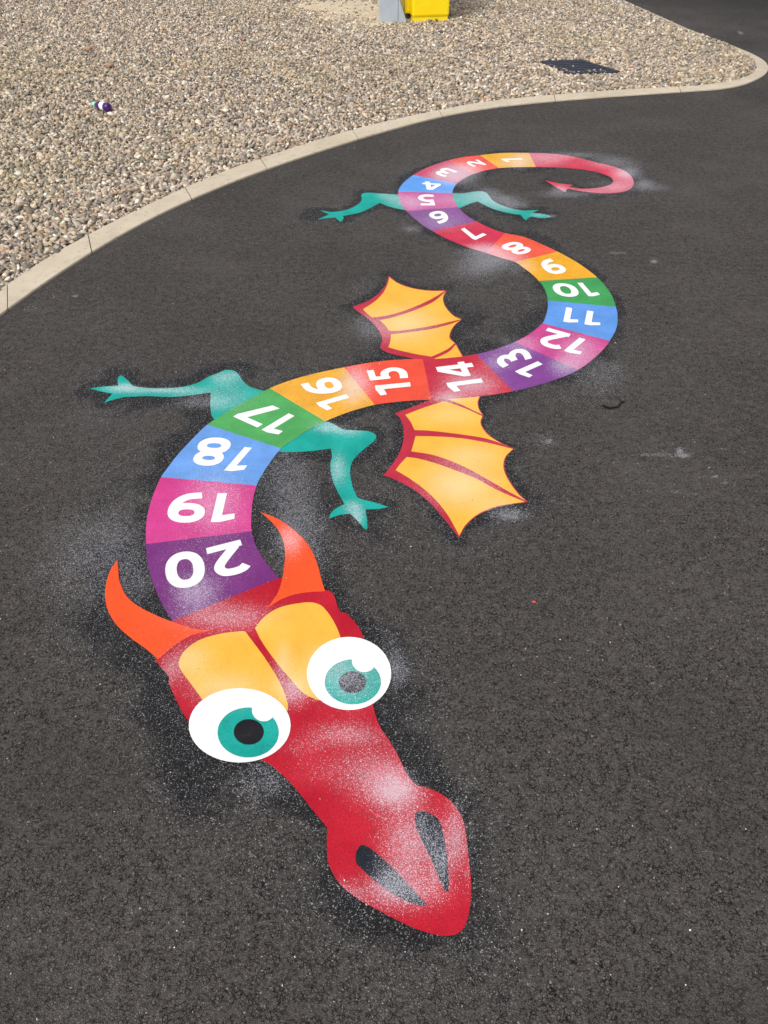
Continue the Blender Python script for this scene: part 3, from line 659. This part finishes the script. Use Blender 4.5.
halo = 1-(1-halo)*(1-mist*.75)
put_attr(ame, 'halo', np.where(ok, halo, 0))
put_attr(ame, 'dust', np.where(ok, field(pxx, pyy, DUST+DUST_GROUND), 0))
put_attr(ame, 'dark_zone', np.where(ok, field(pxx, pyy, DARK_ZONE), 0))

# ================================================================== OBJECTS
def add_box(bm, c, s, rz=0, taper=1.0, bev=0):
    r = bmesh.ops.create_cube(bm, size=1)['verts']
    for v in r:
        k = taper if v.co.z > 0 else 1
        v.co = Vector((v.co.x*s[0]*k, v.co.y*s[1]*k, v.co.z*s[2]))
    bmesh.ops.rotate(bm, verts=r, cent=(0, 0, 0), matrix=Matrix.Rotation(rz, 3, 'Z')); bmesh.ops.translate(bm, verts=r, vec=c)
    if bev:
        es = list({e for v in r for e in v.link_edges}); bmesh.ops.bevel(bm, geom=es, offset=bev, segments=2, affect='EDGES', profile=.6)
def lathe(prof, seg_n=24, ax='Z'):
    bm = bmesh.new(); rings = []
    for r, h in prof:
        rings.append([bm.verts.new((r*math.cos(2*math.pi*k/seg_n), r*math.sin(2*math.pi*k/seg_n), h)) for k in range(seg_n)])
    for p, q in zip(rings[:-1], rings[1:]):
        for k in range(seg_n): bm.faces.new([p[k], p[(k+1) % seg_n], q[(k+1) % seg_n], q[k]])
    bm.faces.new(rings[0][::-1]); bm.faces.new(rings[-1]); return bm

# --- grey steel post with flared foot
M_GALV = simple_mat('galvanised_steel', (172, 182, 192), .45, metal=.25, var=.07, scale=12)
M_BOLT = simple_mat('dark_steel', (70, 72, 76), .5, metal=.6)
pl = ground(379, 21.5, .02); pr = ground(398, 20.8, .02)
pw = pr[0]-pl[0]; pc = ((pl[0]+pr[0])/2, pl[1]+pw/2)
post = empty('steel_post', (pc[0], pc[1], .0), 'pale grey square steel post with flared foot beside the yellow bin', 'post')
bm = bmesh.new(); add_box(bm, (0, 0, 1.25), (pw, pw, 2.5), bev=.006); link('shaft', bm_mesh(bm, 'shaft'), M_GALV, post)
bm = bmesh.new()
q = [(pw/2+.002, -pw/2+.01), (pw/2+.09, -pw/2+.01)]
b0 = [bm.verts.new((pw/2+.002, y, 0)) for y in (-pw/2, pw/2)]; b1 = [bm.verts.new((pw/2+.085, y, 0)) for y in (-pw/2, pw/2)]; t0 = [bm.verts.new((pw/2+.002, y, .22)) for y in (-pw/2, pw/2)]
bm.faces.new([b0[0], b1[0], t0[0]]); bm.faces.new([b0[1], t0[1], b1[1]]); bm.faces.new([b1[0], b1[1], t0[1], t0[0]]); bm.faces.new([b0[0], b0[1], b1[1], b1[0]]); bm.faces.new([b0[0], t0[0], t0[1], b0[1]])
bmesh.ops.recalc_face_normals(bm, faces=bm.faces); link('gusset', bm_mesh(bm, 'gusset'), M_GALV, post)
bm = bmesh.new(); add_box(bm, (0, 0, 2.508), (pw+.012, pw+.012, .014), bev=.003); link('cap', bm_mesh(bm, 'cap'), M_GALV, post)

# --- yellow plastic bin
M_YEL = simple_mat('yellow_plastic', (252, 214, 8), .38, var=.05, scale=6)
M_GAP = simple_mat('dark_gap', (38, 34, 22), .8)
bl, br = ground(412.5, 20.8, .02), ground(448.5, 20.0, .02)
W = math.hypot(br[0]-bl[0], br[1]-bl[1]); rz = math.atan2(br[1]-bl[1], br[0]-bl[0])-.0
DP = .46
binn = empty('litter_bin', ((bl[0]+br[0])/2, (bl[1]+br[1])/2, 0), 'bright yellow plastic bin on moulded feet standing in the gravel beside the post', 'bin')
binn.rotation_euler = (0, 0, rz+.06)
bm = bmesh.new(); add_box(bm, (-.0, DP/2, .485), (W+.01, DP+.01, .87), bev=.018, taper=1.05); link('bin_body', bm_mesh(bm, 'bin_body'), M_YEL, binn)
for sx, sy, w_, d_ in ((0, .05, W-.004, .10), (0, DP-.05, W-.004, .10)):
    bm = bmesh.new(); add_box(bm, (sx, sy+.004, .045), (w_, d_, .09), bev=.01); link('foot', bm_mesh(bm, 'foot'), M_YEL, binn)
bm = bmesh.new(); add_box(bm, (-W/2-.028, DP*.48, .36), (.055, .20, .60), bev=.012, taper=.97); link('side_pocket', bm_mesh(bm, 'side_pocket'), M_YEL, binn)
bm = bmesh.new(); add_box(bm, (0, DP/2, .945), (W*1.1, DP*1.1, .05), bev=.02); link('lid', bm_mesh(bm, 'lid'), M_YEL, binn)
bm = bmesh.new(); add_box(bm, (0, DP/2, .045), (W-.03, DP-.21, .085)); link('base_recess', bm_mesh(bm, 'base_recess'), M_GAP, binn)

# --- drain cover half lost in the gravel
M_IRON = simple_mat('cast_iron', (44, 48, 60), .7, metal=.0, var=.2, scale=30, bump=.3)
dc = [np.array(ground(x, y, .02)) for x, y in [(541,61.5),(569,74),(620,72),(582,60.5)]]
dctr = sum(dc)/4
drain_o = empty('drain_cover', (dctr[0], dctr[1], 0), 'dark cast iron drain grating sunk in the pebbles near the kerb', 'drain cover')
def quad_box(bm, pts, z0, z1):
    lo = [bm.verts.new((*(p-dctr), z0)) for p in pts]; hi = [bm.verts.new((*(p-dctr), z1)) for p in pts]
    bm.faces.new(hi); bm.faces.new(lo[::-1])
    for k in range(4): bm.faces.new([lo[k], lo[(k+1) % 4], hi[(k+1) % 4], hi[k]])
def bil(u, v): return dc[0]*(1-u)*(1-v)+dc[1]*u*(1-v)+dc[2]*u*v+dc[3]*(1-u)*v
bm = bmesh.new(); e = .07
quad_box(bm, [bil(0,0),bil(1,0),bil(1,e),bil(0,e)], .0, .026); quad_box(bm, [bil(0,1-e),bil(1,1-e),bil(1,1),bil(0,1)], .0, .026)
quad_box(bm, [bil(0,e),bil(e,e),bil(e,1-e),bil(0,1-e)], .0, .026); quad_box(bm, [bil(1-e,e),bil(1,e),bil(1,1-e),bil(1-e,1-e)], .0, .026)
bmesh.ops.recalc_face_normals(bm, faces=bm.faces); link('frame', bm_mesh(bm, 'frame'), M_IRON, drain_o)
bm = bmesh.new(); nb = 6
for k in range(nb):
    u0 = e+.012+(1-2*e-.02)*k/nb; u1 = u0+(1-2*e)/nb*.5
    quad_box(bm, [bil(u0,e+.005),bil(u1,e+.005),bil(u1,1-e-.005),bil(u0,1-e-.005)], .004, .023)
quad_box(bm, [bil(e+.002,.46),bil(1-e-.002,.46),bil(1-e-.002,.54),bil(e+.002,.54)], .002, .020)
bmesh.ops.recalc_face_normals(bm, faces=bm.faces); link('grate', bm_mesh(bm, 'grate'), M_IRON, drain_o)
bm = bmesh.new(); quad_box(bm, [bil(.02,.02),bil(.98,.02),bil(.98,.98),bil(.02,.98)], .0095, .012)
bmesh.ops.recalc_face_normals(bm, faces=bm.faces); link('pit', bm_mesh(bm, 'pit'), simple_mat('pit_black', (10, 12, 16), .8), drain_o)  # thin black plate in place of the open pit under the bars

# --- dropped drink bottle
bx0, by0 = ground(93, 105.5, .035); bx1, by1 = ground(116, 110, .035)
Lb = .155
bot = empty('drink_bottle', (bx0, by0, .045), 'small purple drink bottle with white label and mint cap lying on the gravel', 'bottle')
bdir = Vector((bx1-bx0, by1-by0, -.004)).normalized(); bot.rotation_euler = bdir.to_track_quat('Z', 'Y').to_euler()
M_PUR = simple_mat('purple_plastic', (66, 20, 100), .2, var=.1); M_LAB = simple_mat('white_label', (238, 240, 244), .5, var=.02); M_MINT = simple_mat('mint_plastic', (150, 222, 200), .4, var=.03)
bm = lathe([(.011,.026),(.013,.034),(.020,.046),(.0262,.060),(.0255,.072),(.024,.080),(.024,.112),(.0265,.122),(.0268,.140),(.024,.150),(.016,.153)]); link('bottle_body', bm_mesh(bm, 'bottle_body', True), M_PUR, bot)
bm = lathe([(.0251,.079),(.0252,.081),(.0252,.109),(.0251,.111)]); link('bottle_label', bm_mesh(bm, 'bottle_label', True), M_LAB, bot)
bm = lathe([(.006,-.004),(.009,.0),(.0092,.008),(.0145,.010),(.0148,.026),(.012,.028)]); link('cap', bm_mesh(bm, 'cap', True), M_MINT, bot)

# --- twig on the asphalt
tw = [ground(x, y, .006) for x, y in Z(590, 390, 12.8, [(165,198),(205,215),(255,230),(300,222),(350,218),(372,200),(390,168),(410,155),(440,157)])]
bm = bmesh.new(); prev = None
tws = seg(tw, 4)
for i, (x, y) in enumerate(tws):
    d = np.array(tws[min(i+1, len(tws)-1)])-np.array(tws[max(i-1, 0)]); d = d/np.linalg.norm(d); nrm = (-d[1], d[0])
    r = .0036*(1-.3*i/len(tws)); rg = []
    for k in range(7):
        t = 2*math.pi*k/7; rg.append(bm.verts.new((x+nrm[0]*math.cos(t)*r, y+nrm[1]*math.cos(t)*r, .006+math.sin(t)*r)))
    if prev:
        for k in range(7): bm.faces.new([prev[k], prev[(k+1) % 7], rg[(k+1) % 7], rg[k]])
    else: bm.faces.new(rg[::-1])
    prev = rg
bm.faces.new(prev); bmesh.ops.recalc_face_normals(bm, faces=bm.faces)
tag(link('twig', bm_mesh(bm, 'twig', True), simple_mat('dark_bark', (4, 4, 4), 1.0)), 'short bent black twig lying on bare asphalt right of the dragon', 'twig')

# --- broken brick bits among the pebbles
M_BRK = simple_mat('brick_fragment', (158, 126, 102), .9, var=.15, bump=.4, bscale=150)
for k, (x, y, s, lab) in enumerate([(88,49,.045,'flat tan brick fragment farther from the kerb, left of the pair on the gravel'),(110,65.5,.045,'chunky pinkish brick fragment nearer the bottle, right of the pair on the gravel')]):
    wx, wy = ground(x, y, .03); bm = bmesh.new(); bmesh.ops.create_icosphere(bm, subdivisions=1, radius=s)
    rr = random.Random(k+3)
    for v in bm.verts: v.co = Vector((v.co.x*rr.uniform(.8,1.2), v.co.y*rr.uniform(.6,.9), v.co.z*.35*rr.uniform(.8,1.2)))
    o = link('brick_fragment', bm_mesh(bm, 'brick_fragment'), M_BRK); o.location = (wx, wy, .036); o.rotation_euler = (.1, -.1, .5+k)
    tag(o, lab, 'brick fragment', 'brick fragments on the gravel')

# --- stray grit on the asphalt
gp = [(577,829),(562,817),(597,829),(632,827),(639,875),(672,905),(685,910),(545,922),(574,987),(557,996),(610,976),(371,918),(364,933),(295,957),(262,957),(519,896),(444,752),(600,750),(134,713),(58,645),(52,692),(610,643),(500,690),(560,640),(76,296),(690,930),(420,560),(560,480),(700,560),(120,460),(30,460),(745,830),(720,700),(640,720),(50,900),(120,960),(190,870),(705,395),(640,330),(20,380)]
rr = np.random.default_rng(5)
GX, GY = [], []
for x, y in gp: q = ground(x, y); GX.append(q[0]); GY.append(q[1])
for _ in range(160):
    q = ground(rr.uniform(0, 768), rr.uniform(330, 1020)); GX.append(q[0]); GY.append(q[1])
for _ in range(260):        # crumbs that spilled over the kerb
    i = rr.integers(0, len(kl)-1); GX.append(kl[i][0]+rr.uniform(0, .10)); GY.append(kl[i][1]-rr.uniform(.01, .12))
GX, GY = np.array(GX), np.array(GY)
o_, f_, k_ = stones(GX, GY, 2, .0015, .0008, .0019, 9)
gm = np_mesh('grit', o_, f_); ca = gm.color_attributes.new('tint', 'FLOAT_COLOR', 'POINT')
ca.data.foreach_set('color', np.concatenate([np.clip(k_*1.3, 0, .8), np.ones((len(k_), 1))], 1).astype(np.float32).ravel())
tag(link('grit', gm, m_ if False else bpy.data.materials['pebble']), 'scattered pale grit and crumbs on the asphalt', 'grit', kind='stuff')
xq, yq = ground(534, 601, .004)
bm = bmesh.new(); bmesh.ops.create_icosphere(bm, subdivisions=1, radius=.004)
for v in bm.verts: v.co.z *= .4; v.co.x *= 1.3
o = link('paint_chip', bm_mesh(bm, 'paint_chip'), simple_mat('orange_red_chip', (214, 70, 40), .6)); o.location = (xq, yq, .0015)
tag(o, 'tiny orange red chip lying on the asphalt right of the horns', 'paint chip')

# --- low dark shrub whose edge shows at the corner of the gravel
sx, sy = ground(-26, -4)
shrub = empty('shrub', (sx, sy, 0), 'low dark brownish green shrub at the far left edge of the gravel', 'shrub')
bm = bmesh.new(); r5 = random.Random(21); bs2 = bmesh.new()
for k in range(26):
    a = r5.uniform(0, 2*math.pi); e = r5.uniform(.25, 1.3); L = r5.uniform(.25, .48)
    d = Vector((math.cos(a)*math.cos(e), math.sin(a)*math.cos(e), math.sin(e)))
    side = d.cross(Vector((0, 0, 1))).normalized()*.004; up = side.cross(d).normalized()*.004
    p0 = Vector((0, 0, 0)); p1 = d*L
    q0 = [bs2.verts.new(p0+v) for v in (side, up, -side, -up)]; q1 = [bs2.verts.new(p1+v*.4) for v in (side, up, -side, -up)]
    for i in range(4): bs2.faces.new([q0[i], q0[(i+1) % 4], q1[(i+1) % 4], q1[i]])
    for j in range(46):
        c = p0.lerp(p1, r5.uniform(.25, 1.05))+Vector((r5.gauss(0, .05), r5.gauss(0, .05), r5.gauss(0, .04)))
        c.z = max(c.z, .02); u = Vector((r5.gauss(0, 1), r5.gauss(0, 1), r5.gauss(0, .6))).normalized()*r5.uniform(.018, .032)
        w = u.cross(Vector((r5.gauss(0, 1), r5.gauss(0, 1), r5.gauss(0, 1)))).normalized()*u.length*.45
        bm.faces.new([bm.verts.new(c-u), bm.verts.new(c+w), bm.verts.new(c+u), bm.verts.new(c-w)])
link('foliage', bm_mesh(bm, 'foliage'), simple_mat('dark_leaf', (.050, .050, .026), .7, var=.4, scale=25, lin=True), shrub)
bmesh.ops.recalc_face_normals(bs2, faces=bs2.faces); link('stems', bm_mesh(bs2, 'stems'), simple_mat('stem_bark', (.06, .04, .03), .8, lin=True), shrub)
